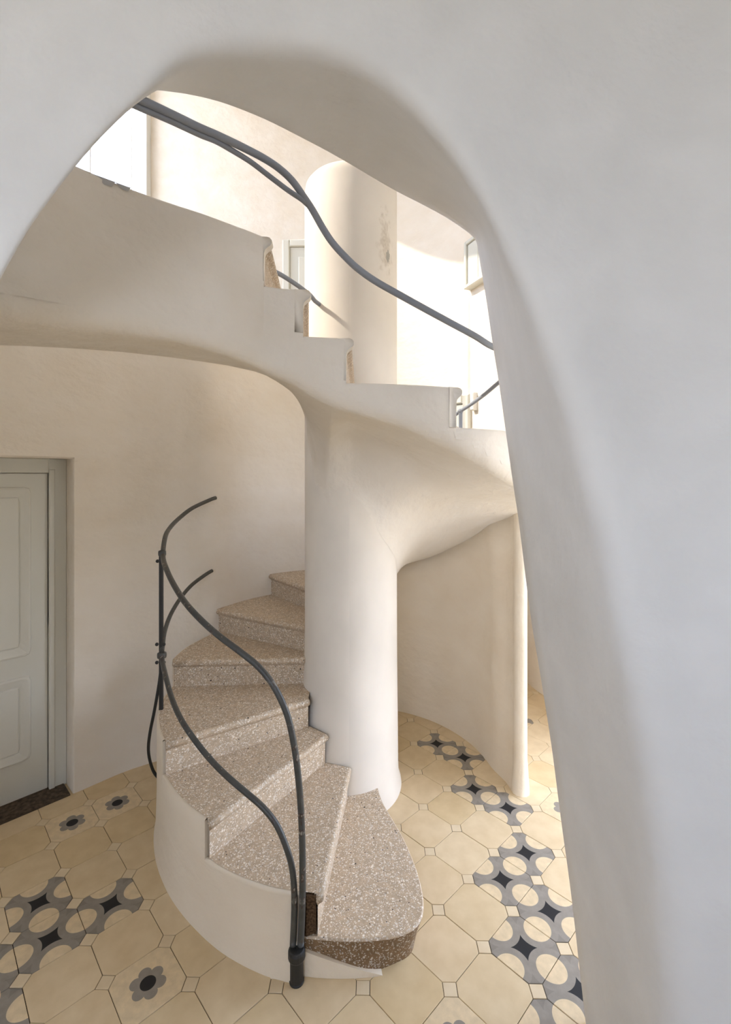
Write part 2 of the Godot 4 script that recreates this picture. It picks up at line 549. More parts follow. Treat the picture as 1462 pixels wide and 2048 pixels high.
func pick(a: Array, t: float) -> Vector3:
	var i := clampi(int(floor(t)), 0, a.size() - 2)
	var w := t - i
	var get3 := func(q: Array) -> Vector3: return Vector3(q[0], q[1], q[2] if q.size() > 2 else 0.95)
	var p0: Vector3 = get3.call(a[max(i - 1, 0)]); var p1: Vector3 = get3.call(a[i]); var p2: Vector3 = get3.call(a[i + 1]); var p3: Vector3 = get3.call(a[min(i + 2, a.size() - 1)])
	return 0.5 * ((2.0 * p1) + (p2 - p0) * w + (2.0 * p0 - 5.0 * p1 + 4.0 * p2 - p3) * w * w + (3.0 * p1 - p0 - 3.0 * p2 + p3) * w * w * w)

func face_d(x: float, y: float) -> float:
	# the front face stands at about 0.95 and swings towards the viewer on the far right
	var k := smoothstep(0.55, 1.5, x)
	var l := smoothstep(-1.0, -2.2, x)
	return 0.95 - 0.40 * k - 0.15 * l - 0.03 * smoothstep(2.5, 3.2, y)

func build_front_wall() -> void:
	var w := thing("wall_front", "white plaster wall with a soft-edged parabolic arch in the foreground", "wall", Vector3.ZERO, "structure")
	var rows := []
	var n := 150
	for s in n + 1:
		var tf := 35.0 * s / n
		var tb := tab(ARCH_PAIR, tf)
		var fc := pick(ARCH_F, tf)
		var nx := pick(ARCH_F, minf(tf + 0.3, 35.0)) - pick(ARCH_F, maxf(tf - 0.3, 0.0))
		var nrm := Vector2(-nx.y, nx.x).normalized()      # away from the opening
		if s == 0: nrm = Vector2(-1, 0)
		if s == n: nrm = Vector2(1, 0)
		var bc := pick(ARCH_B, tb)
		if s == 0 or s == n: bc.y = 0.0
		fc.z = face_d(fc.x, fc.y)
		var rho := lerpf(0.05, 0.075, smoothstep(20.0, 26.0, tf))
		# where this section reaches the outer frame of the wall
		var far := 9.0
		if nrm.x < -0.01: far = minf(far, (-2.4 - fc.x) / nrm.x)
		if nrm.x > 0.01: far = minf(far, (2.4 - fc.x) / nrm.x)
		if nrm.y > 0.01: far = minf(far, (TOP_Y - fc.y) / nrm.y)
		if nrm.y < -0.001: far = minf(far, -fc.y / nrm.y)
		var row := []
		for q in [1.0, 0.75, 0.55, 0.40, 0.28, 0.18, 0.10, 0.05, 0.02]:
			var dist: float = rho + (far - rho) * q
			var x := fc.x + nrm.x * dist
			var y := fc.y + nrm.y * dist
			row.append(P(x, y, face_d(x, y)))
		var f3 := P(fc.x, fc.y, fc.z)
		var b3 := P(bc.x, bc.y, bc.z)
		var a0 := P(fc.x + nrm.x * rho, fc.y + nrm.y * rho, face_d(fc.x + nrm.x * rho, fc.y))
		var wv := b3 - f3
		var a1 := f3 + wv.normalized() * minf(rho, wv.length() * 0.8)
		for q in 9:
			var t := q / 8.0
			row.append(a0 * (1 - t) * (1 - t) + f3 * 2.0 * t * (1 - t) + a1 * t * t)
		for q in range(1, 8):
			var t := q / 7.0
			row.append(a1.lerp(b3, t * 0.985))
		# rounded back edge, then the back of the wall
		var outb := P(bc.x + nrm.x * 0.012, bc.y + nrm.y * 0.012, bc.z + 0.004)
		row.append(outb)
		row.append(P(bc.x + nrm.x * 0.2, maxf(bc.y + nrm.y * 0.2, 0.0), bc.z + 0.01))
		var xo := fc.x + nrm.x * far
		var yo := fc.y + nrm.y * far
		row.append(P(lerpf(fc.x, xo, 0.3), maxf(lerpf(fc.y, yo, 0.3), bc.y + nrm.y * 0.2), 1.15))
		row.append(P(xo, yo, 1.15))
		rows.append(row)
	var st := start()
	loft(st, rows)
	part(w, "arched_wall", done(st), M.front)

# ------------------------------------------------------------------ left wall and its door
func arc_path(a0: float, a1: float, r: float, n: int) -> Array:
	var out := []
	for i in n + 1: out.append(at_angle(lerpf(a0, a1, float(i) / n), r))
	return out

func build_left_wall() -> void:
	var w := thing("wall_left", "cream plaster wall curving from the door to behind the stair", "wall", Vector3.ZERO, "structure")
	var corner := Vector2(-1.531, 2.487)
	var along := Vector2(0.696, 0.718)
	var inward := Vector2(-0.718, 0.696)
	var door_w := 0.78
	var left_edge := corner - along * (door_w + 0.17)
	var head := 1.756
	var top := 2.7
	# right of the door
	var pts := []
	for q in [[-1.525, 2.493], [-1.45, 2.575], [-1.364, 2.667], [-1.29, 2.725], [-1.215, 2.774], [-1.10, 2.835], [-0.96, 2.90]]: pts.append(P(q[0], 0, q[1]))
	for v in arc_path(118, 188, 0.89, 12): pts.append(P(v.x, 0, v.y))
	var path := [corner + along * 0.006]
	pts[0] = P(path[0].x + along.x * 0.02, 0, path[0].y + along.y * 0.02)
	for v in spline(pts, 3): path.append(Vector2(v.x, -v.z))
	var st := start()
	band(st, path, -0.02, top, 0.22, 6)
	# unseen raised wall top, added to keep the sun off the lower stair
	var sun_stop := []
	for v in path:
		if v.x < -0.98: sun_stop.append(v)
	band(st, sun_stop, top, top + 0.42, 0.22)
	# rounded jamb on the right
	var jamb := [corner + along * 0.006, corner + inward * 0.006 , corner + inward * 0.16]
	var rows := []
	for v in jamb: rows.append([P(v.x, -0.02, v.y), P(v.x, head, v.y)])
	st.set_smooth_group(4)
	loft(st, rows)
	st.set_smooth_group(0)
	# above the door
	var a := corner + along * 0.006; var b := left_edge
	var high := top + 0.75  # raised out of view to block the sun
	quad(st, P(b.x, head + 0.008, b.y), P(b.x, high, b.y), P(a.x, high, a.y), P(a.x, head + 0.008, a.y))
	st.set_smooth_group(-1)
	var ai := a + inward * 0.16; var bi := b + inward * 0.16
	var ac := a + inward * 0.008; var bc := b + inward * 0.008
	quad(st, P(a.x, head + 0.008, a.y), P(b.x, head + 0.008, b.y), P(bc.x, head, bc.y), P(ac.x, head, ac.y))
	quad(st, P(ac.x, head, ac.y), P(bc.x, head, bc.y), P(bi.x, head, bi.y), P(ai.x, head, ai.y))
	var a2 := a + along * 0.02 + inward * 0.22; var b2 := b + inward * 0.22
	quad(st, P(a.x, high, a.y), P(a2.x, high, a2.y), P(b2.x, high, b2.y), P(b.x, high, b.y))
	quad(st, P(a2.x, 0, a2.y), P(a2.x, high, a2.y), P(b2.x, high, b2.y), P(b2.x, 0, b2.y))
	# left of the door, out of the frame
	var far := left_edge - along * 1.0
	band(st, [far, left_edge], -0.02, high, 0.22)
	st.set_smooth_group(5)
	quad(st, P(b.x, 0, b.y), P(b.x, head, b.y), P(bi.x, head, bi.y), P(bi.x, 0, bi.y))
	part(w, "plaster", done(st), M.cream)
	# door leaf: origin at its right foot, going left along the wall
	var foot := corner - along * 0.085 + inward * 0.135
	var lx := Vector3(-along.x, 0, along.y)
	var out3 := Vector3(-inward.x, 0, inward.y)              # towards the room
	var d := thing("door_1", "pale grey-green panelled door set back in the left wall", "door", P(foot.x, 0, foot.y), "structure")
	var up := Vector3.UP
	st = start(false)
	box(st, up * 0.012 - out3 * 0.03, lx * door_w, up * 1.666, out3 * 0.03)
	part(d, "leaf", done(st), M.door)
	for pn in [[0.736, 1.608], [0.196, 0.636]]:
		var y0: float = pn[0]; var y1: float = pn[1]
		var x0 := 0.072; var x1 := door_w - 0.072
		st = start(false)
		# raised moulding as a picture frame with chamfered section and clipped corners
		var sect := [[0.0, 0.0], [0.004, 0.010], [0.012, 0.013], [0.034, 0.008], [0.048, 0.003], [0.048, 0.0]]
		var loops := []
		for q in sect:
			var i: float = q[0]
			var row := []
			var rc := 0.03
			for cn in [[x0 + i, y0 + i, 1, 1], [x1 - i, y0 + i, -1, 1], [x1 - i, y1 - i, -1, -1], [x0 + i, y1 - i, 1, -1]]:
				var cx: float = cn[0]; var cy: float = cn[1]; var sx: float = cn[2]; var sy: float = cn[3]
				var flip: bool = sx * sy < 0
				for z in 3:
					var t := z / 2.0
					var tt := 1.0 - t if flip else t
					var kx := rc * pow(1 - tt, 2); var ky := rc * pow(tt, 2)
					# from the upright side to the level side
					row.append(lx * (cx + sx * ky) + up * (cy + sy * kx) + out3 * q[1])
			loops.append(row)
		loft(st, loops, true)
		var moulding := done(st)
		st = start(false)
		bevel_box(st, lx * (x0 + 0.052) + up * (y0 + 0.052), lx * (x1 - x0 - 0.104), up * (y1 - y0 - 0.104), out3 * 0.006, 0.005)
		var pnl := part(d, "panel", done(st), M.door)
		part(pnl, "panel_moulding", moulding, M.door)
	# frame
	st = start(false)
	bevel_box(st, -lx * 0.087 - out3 * 0.03 + up * 0.0, lx * 0.084, up * 1.758, out3 * 0.048, 0.005)
	bevel_box(st, -lx * 0.030 - out3 * 0.03 + up * 0.0, lx * 0.027, up * 1.70, out3 * 0.055, 0.004)
	part(d, "frame_post", done(st), M.door)
	st = start(false)
	bevel_box(st, -lx * 0.004 - out3 * 0.03 + up * 1.681, lx * (door_w + 0.008), up * 0.077, out3 * 0.048, 0.005)
	part(d, "frame_head", done(st), M.door)
	st = start(false)
	bevel_box(st, lx * (door_w + 0.003) - out3 * 0.03, lx * 0.084, up * 1.758, out3 * 0.048, 0.005)
	part(d, "frame_post", done(st), M.door)
	var sill := thing("trim_1", "dark worn stone threshold below the grey-green door", "threshold", P(foot.x, 0, foot.y), "structure")
	st = start(false)
	bevel_box(st, -lx * 0.072 - out3 * 0.05 - up * 0.02, out3 * 0.188, lx * (door_w + 0.15), up * 0.031, 0.004)
	part(sill, "slab", done(st), M.stone)

# ------------------------------------------------------------------ hall behind and above
const HALL := [[-2.62, 5.62], [-1.6, 5.66], [-0.6, 5.64], [0.2, 5.48], [0.7, 5.16], [1.02, 4.75], [1.2, 4.3], [1.28, 3.95], [1.32, 3.7], [1.40, 3.45], [1.55, 3.0], [1.8, 2.4], [2.1, 1.8], [2.35, 1.1]]

func hall_path() -> Array:
	var pts := []
	for q in HALL: pts.append(P(q[0], 0, q[1]))
	var out := []
	for v in spline(pts, 4): out.append(Vector2(v.x, -v.z))
	return out

func build_hall() -> void:
	var st := start()
	var w := thing("wall_back", "bright cream plaster wall curving around the far side of the hall", "wall", Vector3.ZERO, "structure")
	# full height up to a wide garden doorway on the right, hidden behind the pier of the arch
	var hp := hall_path()
	var part_a := []; var part_b := []; var part_c := []
	for p in hp:
		if p.y > 2.75 or p.x < 1.2: part_a.append(p)
		if p.y <= 2.95 and p.x > 1.2 and p.y >= 1.25: part_b.append(p)
		if p.y <= 1.45 and p.x > 1.2: part_c.append(p)
	band(st, part_a, -0.02, TOP_Y, 0.25, 4)
	band(st, part_b, 2.5, TOP_Y, 0.25, 4)
	band(st, part_c, -0.02, TOP_Y, 0.25, 4)
	part(w, "plaster", done(st), M.cream)
	# wall with the big window, upper left
	var wl := thing("wall_window_side", "white wall of the upper hall around the tall bright window", "wall", Vector3.ZERO, "structure")
	st = start(false)
	var x0 := -2.54
	var sill := 2.6          # of the unseen narrow window, added to let sun reach the column
	var high_sill := 4.0     # of the tall one
	box(st, P(x0 - 0.2, -0.02, 5.9), Vector3(0.2, 0, 0), Vector3(0, sill + 0.02, 0), Vector3(0, 0, 4.8))
	box(st, P(x0 - 0.2, TOP_Y - 0.1, 5.9), Vector3(0.2, 0, 0), Vector3(0, 0.3, 0), Vector3(0, 0, 4.8))
	box(st, P(x0 - 0.2, sill, 3.75), Vector3(0.2, 0, 0), Vector3(0, TOP_Y - sill, 0), Vector3(0, 0, 0.75))
	box(st, P(x0 - 0.2, sill, 5.63), Vector3(0.2, 0, 0), Vector3(0, high_sill - sill, 0), Vector3(0, 0, 1.88))
	box(st, P(x0 - 0.2, sill, 3.0), Vector3(0.2, 0, 0), Vector3(0, 0.9, 0), Vector3(0, 0, 0.9))
	box(st, P(x0 - 0.2, 5.5, 3.0), Vector3(0.2, 0, 0), Vector3(0, TOP_Y - 5.5, 0), Vector3(0, 0, 0.9))
	box(st, P(x0 - 0.2, sill, 2.1), Vector3(0.2, 0, 0), Vector3(0, TOP_Y - sill, 0), Vector3(0, 0, 1.0))
	box(st, P(x0 - 0.2, sill, 5.9), Vector3(0.2, 0, 0), Vector3(0, TOP_Y - sill, 0), Vector3(0, 0, 0.27))
	part(wl, "plaster", done(st), M.plaster)
	# corner post of the window
	st = start(false)
	box(st, P(x0 - 0.05, high_sill, 5.64), Vector3(0.05, 0, 0), Vector3(0, TOP_Y - high_sill, 0), Vector3(0, 0, 0.13))
	part(wl, "corner_post", done(st), M.white_paint)
	var win := thing("window_1", "tall overexposed white window of the upper hall with thin glazing bars", "window", P(x0 - 0.08, high_sill, 5.51), "structure")
	var bars := [0.0, 0.21, 1.01, 1.744]
	for k in bars.size():
		st = start(false)
		box(st, Vector3(-0.02, 0, bars[k]), Vector3(0.04, 0, 0), Vector3(0, TOP_Y - high_sill - 0.1, 0), Vector3(0, 0, 0.016))
		part(win, "glazing_bar", done(st), M.white_paint)
		if k < bars.size() - 1:
			st = start(false)
			box(st, Vector3(-0.003, 0, bars[k] + 0.016), Vector3(0.006, 0, 0), Vector3(0, TOP_Y - high_sill - 0.1, 0), Vector3(0, 0, bars[k + 1] - bars[k] - 0.016))
			part(win, "pane", done(st), M.glass)
	var rf := thing("ceiling", "white roof slab high above the stair hall", "ceiling", Vector3.ZERO, "structure")
	st = start(false)
	box(st, P(-2.8, TOP_Y, 5.95), Vector3(5.5, 0, 0), Vector3(0, 0.2, 0), Vector3(0, 0, 5.2))
	part(rf, "slab", done(st), M.plaster)
	# the entrance hall where the viewer stands: daylight from an added opening on the left and one behind
	var he := 3.3
	var fc := thing("ceiling_entrance", "white ceiling over the entrance hall", "ceiling", Vector3.ZERO, "structure")
	st = start(false)
	box(st, P(-2.6, he, 1.0), Vector3(5.2, 0, 0), Vector3(0, 0.2, 0), Vector3(0, 0, 4.2))
	part(fc, "slab", done(st), M.front)
	var wr := thing("wall_entrance_right", "white right-hand wall of the entrance hall", "wall", Vector3.ZERO, "structure")
	st = start(false)
	box(st, P(2.4, -0.02, 1.0), Vector3(0.2, 0, 0), Vector3(0, he + 0.02, 0), Vector3(0, 0, 4.2))
	part(wr, "plaster", done(st), M.front)
	var we := thing("wall_entrance_left", "white left-hand wall of the entrance hall with an unseen opening added to bring in daylight", "wall", Vector3.ZERO, "structure")
	st = start(false)
	box(st, P(-2.6, -0.02, 1.0), Vector3(0.2, 0, 0), Vector3(0, 1.52, 0), Vector3(0, 0, 4.2))
	box(st, P(-2.6, 3.0, 1.0), Vector3(0.2, 0, 0), Vector3(0, 0.3, 0), Vector3(0, 0, 4.2))
	box(st, P(-2.6, 0.5, 1.0), Vector3(0.2, 0, 0), Vector3(0, 2.5, 0), Vector3(0, 0, 1.5))
	box(st, P(-2.6, 0.5, -2.0), Vector3(0.2, 0, 0), Vector3(0, 2.5, 0), Vector3(0, 0, 1.2))
	part(we, "plaster", done(st), M.front)
	var pr := thing("ceiling_added_sun_screen", "added unseen roof slab keeping the sun out of the entrance hall", "roof", Vector3.ZERO, "structure")
	st = start(false)
	box(st, P(-6.1, 3.15, 1.6), Vector3(3.55, 0, 0), Vector3(0, 0.15, 0), Vector3(0, 0, 4.8))  # unseen slab added to block the sun at the left opening
	part(pr, "slab", done(st), M.front)
	var wk := thing("wall_entrance_back", "white wall behind the viewer with a wide window opening", "wall", Vector3.ZERO, "structure")
	st = start(false)
	box(st, P(-2.6, -0.02, -3.0), Vector3(0.9, 0, 0), Vector3(0, he + 0.02, 0), Vector3(0, 0, 0.2))
	box(st, P(-0.1, -0.02, -3.0), Vector3(2.7, 0, 0), Vector3(0, he + 0.02, 0), Vector3(0, 0, 0.2))
	box(st, P(-1.7, 3.15, -3.0), Vector3(2.0, 0, 0), Vector3(0, he - 3.15, 0), Vector3(0, 0, 0.2))
	box(st, P(-1.7, -0.02, -3.0), Vector3(2.0, 0, 0), Vector3(0, 1.42, 0), Vector3(0, 0, 0.2))
	part(wk, "plaster", done(st), M.front)
	far_door("door_2", "pale cream door with moulded frame on the upper floor behind the column", Vector2(-0.98, 5.64), Vector2(-0.1, 5.615), 2.45, 4.45)
	far_door("door_3", "pale cream door low in the far wall behind the stair rail", Vector2(0.62, 5.215), Vector2(1.045, 4.70), 0.0, 2.47)
	# small shuttered window high on the right
	var w2a := Vector2(1.005, 4.70); var w2b := Vector2(1.165, 4.30)
	var wt := (w2b - w2a).normalized(); var wn := Vector2(wt.y, -wt.x)
	if wn.y > 0: wn = -wn
	var w2 := thing("window_2", "small pale shuttered window high on the far right wall", "window", P(w2a.x, 3.50, w2a.y), "structure")
	var tx := Vector3(wt.x, 0, -wt.y); var nx := Vector3(wn.x, 0, -wn.y)
	st = start(false)
	for q in [[0.0, 0.0, 0.035, 0.46], [0.385, 0.0, 0.035, 0.46], [0.035, 0.0, 0.35, 0.035], [0.035, 0.425, 0.35, 0.035]]:
		bevel_box(st, tx * q[0] + Vector3.UP * q[1] - nx * 0.05, tx * q[2], Vector3.UP * q[3], nx * 0.09, 0.006)
	part(w2, "frame", done(st), M.door_far)
	for k in 2:
		st = start(false)
		bevel_box(st, tx * (0.038 + 0.175 * k) + Vector3.UP * 0.038 - nx * 0.03, tx * 0.17, Vector3.UP * 0.385, nx * 0.05, 0.006)
		part(w2, "shutter", done(st), M.door_far)
	var bxn := thing("junction_box", "small white box on the far wall beside the low cream door", "box", P(1.055, 2.30, 4.66), "")
	st = start(false)
	bevel_box(st, -nx * 0.06, tx * 0.055, Vector3.UP * 0.17, nx * 0.10, 0.008)
	part(bxn, "case", done(st), M.white_paint)
	# upper floor behind the left wall
	var uf := thing("floor_upper", "upper floor slab behind the stair wall", "floor", Vector3.ZERO, "structure")
	st = start(false)
	var plan := PackedVector2Array([Vector2(-2.54, 5.62), Vector2(-2.54, 1.6), Vector2(-2.0, 2.05), Vector2(-1.70, 2.52), Vector2(-1.2, 3.0), Vector2(-0.8, 3.4), Vector2(-0.4, 3.75), Vector2(-0.4, 5.6)])
	flat_poly(st, plan, 2.45)
	flat_poly(st, plan, 2.27)
	for i in plan.size():
		var p := plan[i]; var q := plan[(i + 1) % plan.size()]
		quad(st, P(p.x, 2.27, p.y), P(p.x, 2.45, p.y), P(q.x, 2.45, q.y), P(q.x, 2.27, q.y))
	part(uf, "slab", done(st), M.tiles[0])

func far_door(called: String, label: String, a: Vector2, b: Vector2, y0: float, y1: float) -> void:
	# frame, leaf and panels on the line a to b (plan), facing the viewer
	var t := (b - a).normalized()
	var n := Vector2(t.y, -t.x)
	if n.y > 0: n = -n
	var d := thing(called, label, "door", P(a.x, y0, a.y), "structure")
	var tx := Vector3(t.x, 0, -t.y); var nx := Vector3(n.x, 0, -n.y)
	var w := a.distance_to(b); var h := y1 - y0; var f := 0.085
	for q in [[0.0, 0.0, f, h], [w - f, 0.0, f, h], [f, h - f, w - 2 * f, f]]:
		var st := start(false)
		bevel_box(st, tx * q[0] + Vector3.UP * q[1] - nx * 0.06, tx * q[2], Vector3.UP * q[3], nx * 0.10, 0.012)
		part(d, "frame", done(st), M.door_far)
	var st2 := start(false)
	box(st2, tx * (f + 0.004) - nx * 0.05, tx * (w - 2 * f - 0.008), Vector3.UP * (h - f - 0.004), nx * 0.065)
	part(d, "leaf", done(st2), M.door_far)
	var st4 := start(false)
	box(st4, tx * f - nx * 0.05, tx * (w - 2 * f), Vector3.UP * (h - f), nx * 0.05)
	part(d, "gap", done(st4), M.gap)
	for q in [[0.08, 0.45], [0.55, 0.94]]:
		var st3 := start(false)
		bevel_box(st3, tx * (f + 0.10) + Vector3.UP * (h - f) * q[0] + nx * 0.01, tx * (w - 2 * f - 0.2), Vector3.UP * (h - f) * (q[1] - q[0]), nx * 0.022, 0.014)
		part(d, "panel", done(st3), M.door_far)

# ------------------------------------------------------------------ column
func build_column() -> void:
	var c := thing("newel_column", "thick round white plaster column in the middle of the spiral stair", "column", P(CX, 0, CD))
	var rows := []
	var hs := [0.0, 0.02, 0.06, 0.12, 0.2, 0.3, 0.42, 0.55, 0.7, 0.85, 1.0, 1.4, 1.8, 2.2, 2.6, 3.0, 3.2, 3.235, 3.252, 3.26]
	var n := FastNoiseLite.new()
	n.seed = 9; n.frequency = 1.2
	for y in hs:
		var row := []
		for k in 64:
			var a := 360.0 * k / 64
			var spread := 0.5 + 0.5 * cos(deg_to_rad(a - 15.0))
			var flare: float = 0.085 * pow(spread, 3.0) * (1.0 - smoothstep(0.05, 0.85, y)) + 0.018 * (1.0 - smoothstep(0.0, 0.08, y))
			var r: float = COL_R + flare
			if y > 3.21: r -= {3.235: 0.006, 3.252: 0.02, 3.26: 0.045}[y]
			var p := at_angle(a, r)
			var wob := 1.0 + 0.006 * n.get_noise_3d(p.x * 2, y * 1.3, p.y * 2)
			row.append(Vector3((p.x - CX) * wob, y, -(p.y - CD) * wob))
		rows.append(row)
	var st := start()
	for i in hs.size() - 1:
		for k in 64:
			var c4 := [[i, k], [i, k + 1], [i + 1, k + 1], [i, k], [i + 1, k + 1], [i + 1, k]]
			for q in c4:
				st.set_uv(Vector2(q[1] / 64.0, 1.0 - hs[q[0]] / 3.262))
				st.add_vertex(rows[q[0]][q[1] % 64])
	for k in 64:
		st.set_uv(Vector2(k / 64.0, 0.0))
		tri(st, rows[hs.size() - 1][k], rows[hs.size() - 1][(k + 1) % 64], Vector3(0, 3.262, 0))
	part(c, "shaft", done(st), M.column)

# ------------------------------------------------------------------ staircase
const NOSE_PROFILE := [[-0.012, 0.0], [0.006, -0.0005], [0.013, -0.004], [0.0175, -0.010], [0.019, -0.018], [0.0165, -0.026], [0.010, -0.032], [0.003, -0.036], [-0.001, -0.043]]

func nose_ends(n: int) -> Array:
	# inner and outer plan point of the nose line of step n
	if n == 16: return [Vector2(-0.325, 2.56), Vector2(-0.209, 1.592)]
	if n == 17: return [Vector2(-0.40, 2.37), Vector2(-0.333, 1.556)]
	var q: Array = NOSE[n]
	return [at_angle(q[1], q[0]), edge_r(q[2])]

func exit_point(i: float, inner: bool) -> Vector2:
	var k := clampi(int(i), 0, EXIT.size() - 2)
	var w := i - k
	var o := 3 if inner else 0
	return Vector2(EXIT[k][o], EXIT[k][o + 1]).lerp(Vector2(EXIT[k + 1][o], EXIT[k + 1][o + 1]), w)

func outer_path(n: int) -> Array:
	# plan points of the outer edge of tread n, from its nose to the next one
	var out := []
	if n <= 14:
		var a0: float = NOSE[n][2]; var a1: float = NOSE[n + 1][2]
		for i in 11: out.append(edge_r(lerpf(a0, a1, i / 10.0)))
	elif n == 15:
		out = [edge_r(359.2), Vector2(-0.10, 1.612), Vector2(-0.14, 1.605), Vector2(-0.209, 1.592)]
	elif n == 16:
		out = [Vector2(-0.209, 1.592), Vector2(-0.245, 1.585), Vector2(-0.29, 1.575), Vector2(-0.333, 1.556)]
	else:
		out = [Vector2(-0.333, 1.556)]
		for i in range(6, EXIT.size()): out.append(Vector2(EXIT[i][0], EXIT[i][1]))
	return out

func inner_path(n: int) -> Array:
	var out := []
	if n <= 15:
		out = [nose_ends(n)[0]]
		if n == 15: out.append(at_angle(30, 0.24))
		out.append(nose_ends(n + 1)[0])
	elif n == 16:
		out = [nose_ends(16)[0], nose_ends(17)[0]]
	else:
		out = [nose_ends(17)[0]]
		for i in range(6, EXIT.size()): out.append(Vector2(EXIT[i][3], EXIT[i][4]))
	return out

func add_step(stair: Node3D, n: int) -> void:
	var y := step_y(n)
	var e := nose_ends(n)
	var a: Vector2 = e[0]; var b: Vector2 = e[1]
	# reach into the column a little
	if n >= 5 and n < 16: a = a + (Vector2(CX, CD) - a) * 0.1
	var st := start(false)
	var plan := PackedVector2Array([a])
	for p in outer_path(n): plan.append(p + (a - p).normalized() * (0.006 if n >= 9 else 0.0))
	if n < 17:
		# the tread runs on below the next riser
		var nb: Vector2 = nose_ends(n + 1)[1]
		var na: Vector2 = nose_ends(n + 1)[0]
		if n + 1 >= 5 and n + 1 < 16: na = na + (Vector2(CX, CD) - na) * 0.1
		var dirn := (na - nb).normalized().orthogonal()
		var fw := (nb + na) * 0.5 - (a + b) * 0.5
		if dirn.dot(fw) < 0: dirn = -dirn
		plan.append(nb + dirn * 0.03); plan.append(na + dirn * 0.03)
	else:
		var ip := inner_path(n)
		ip.reverse()
		for p in ip: plan.append(p)
	plan = clean(plan)
	flat_poly(st, plan, y)
	var m0 := st
	# the rounded nose and the riser, swept along the nose line
	var dv := (b - a)
	var outn := dv.normalized().orthogonal()
	var mid_next: Vector2 = plan[plan.size() / 2] - (a + b) * 0.5
	if outn.dot(mid_next) > 0: outn = -outn
	var rows := []
	for i in 9:
		var p := a.lerp(b, i / 8.0)
		var row := []
		for q in NOSE_PROFILE: row.append(P(p.x + outn.x * q[0], y + q[1], p.y + outn.y * q[0]))
		rows.append(row)
	var st2 := start()
	loft(st2, rows)
	for e2 in [0, 8]:
		var cpt: Vector3 = rows[e2][0] + Vector3(0, -0.02, 0)
		for k in rows[e2].size() - 1: tri(st2, cpt, rows[e2][k], rows[e2][k + 1])
	st2.generate_normals()
	m0.generate_normals()
	var mesh := m0.commit()
	mesh = st2.commit(mesh)
	part(stair, "tread", mesh, M.terrazzo)
	var st3 := start(false)
	var yl := step_y(n - 1)
	for i in 8:
		var p := a.lerp(b, i / 8.0) - outn * 0.001; var q := a.lerp(b, (i + 1) / 8.0) - outn * 0.001
		quad(st3, P(p.x, yl - 0.005, p.y), P(p.x, y - 0.03, p.y), P(q.x, y - 0.03, q.y), P(q.x, yl - 0.005, q.y))
	part(stair, "riser", done(st3), M.terrazzo)

func clean(plan: PackedVector2Array) -> PackedVector2Array:
	var out := PackedVector2Array()
	for p in plan:
		if out.is_empty() or out[out.size() - 1].distance_to(p) > 0.002: out.append(p)
	while out.size() > 3 and out[0].distance_to(out[out.size() - 1]) < 0.002: out.remove_at(out.size() - 1)
	return out

func add_first_step(stair: Node3D) -> void:
	var y := step_y(1)
	var pts := []
	for q in [[0.055, 2.36], [0.075, 2.25], [0.118, 2.13], [0.158, 2.02], [0.188, 1.90], [0.205, 1.79], [0.203, 1.70], [0.178, 1.64], [0.125, 1.605], [0.05, 1.589], [-0.052, 1.584], [-0.15, 1.590], [-0.215, 1.597]]: pts.append(P(q[0], 0, q[1]))
	var curve := []
	for v in spline(pts, 4): curve.append(Vector2(v.x, -v.z))
	var plan := PackedVector2Array(curve)
	plan.append(Vector2(-0.25, 1.70)); plan.append(Vector2(-0.18, 2.3)); plan.append(Vector2(-0.05, 2.42))
	var st := start(false)
	flat_poly(st, clean(plan), y)
	st.generate_normals()
	var rows := []
	for i in curve.size():
		var p: Vector2 = curve[i]
		var t: Vector2 = (curve[min(i + 1, curve.size() - 1)] - curve[max(i - 1, 0)]).normalized()
		var o := Vector2(t.y, -t.x)
		if o.dot(p - Vector2(-0.05, 1.95)) < 0: o = -o
		var row := []
		for q in [[0.0, 0.0], [0.0035, -0.002], [0.005, -0.007]]: row.append(P(p.x + o.x * q[0], y + q[1], p.y + o.y * q[0]))
		rows.append(row)
	var st2 := start()
	loft(st2, rows)
	st2.generate_normals()
	var mesh := st.commit()
	mesh = st2.commit(mesh)
	part(stair, "tread", mesh, M.terrazzo, "bullnosed bottom tread")
	rows = []
	for i in curve.size():
		var p: Vector2 = curve[i]
		var t: Vector2 = (curve[min(i + 1, curve.size() - 1)] - curve[max(i - 1, 0)]).normalized()
		var o := Vector2(t.y, -t.x)
		if o.dot(p - Vector2(-0.05, 1.95)) < 0: o = -o
		var taper := 0.028 * (1.0 - smoothstep(-0.05, 0.12, -p.x + 0.08))
		rows.append([P(p.x + o.x * 0.005, y - 0.007, p.y + o.y * 0.005), P(p.x - o.x * taper * 0.5, y * 0.5, p.y - o.y * taper * 0.5), P(p.x - o.x * taper, -0.003, p.y - o.y * taper)])
	var st3 := start()
	loft(st3, rows)
	part(stair, "riser", done(st3), M.terrazzo_brown, "brown curved front of the bottom step")

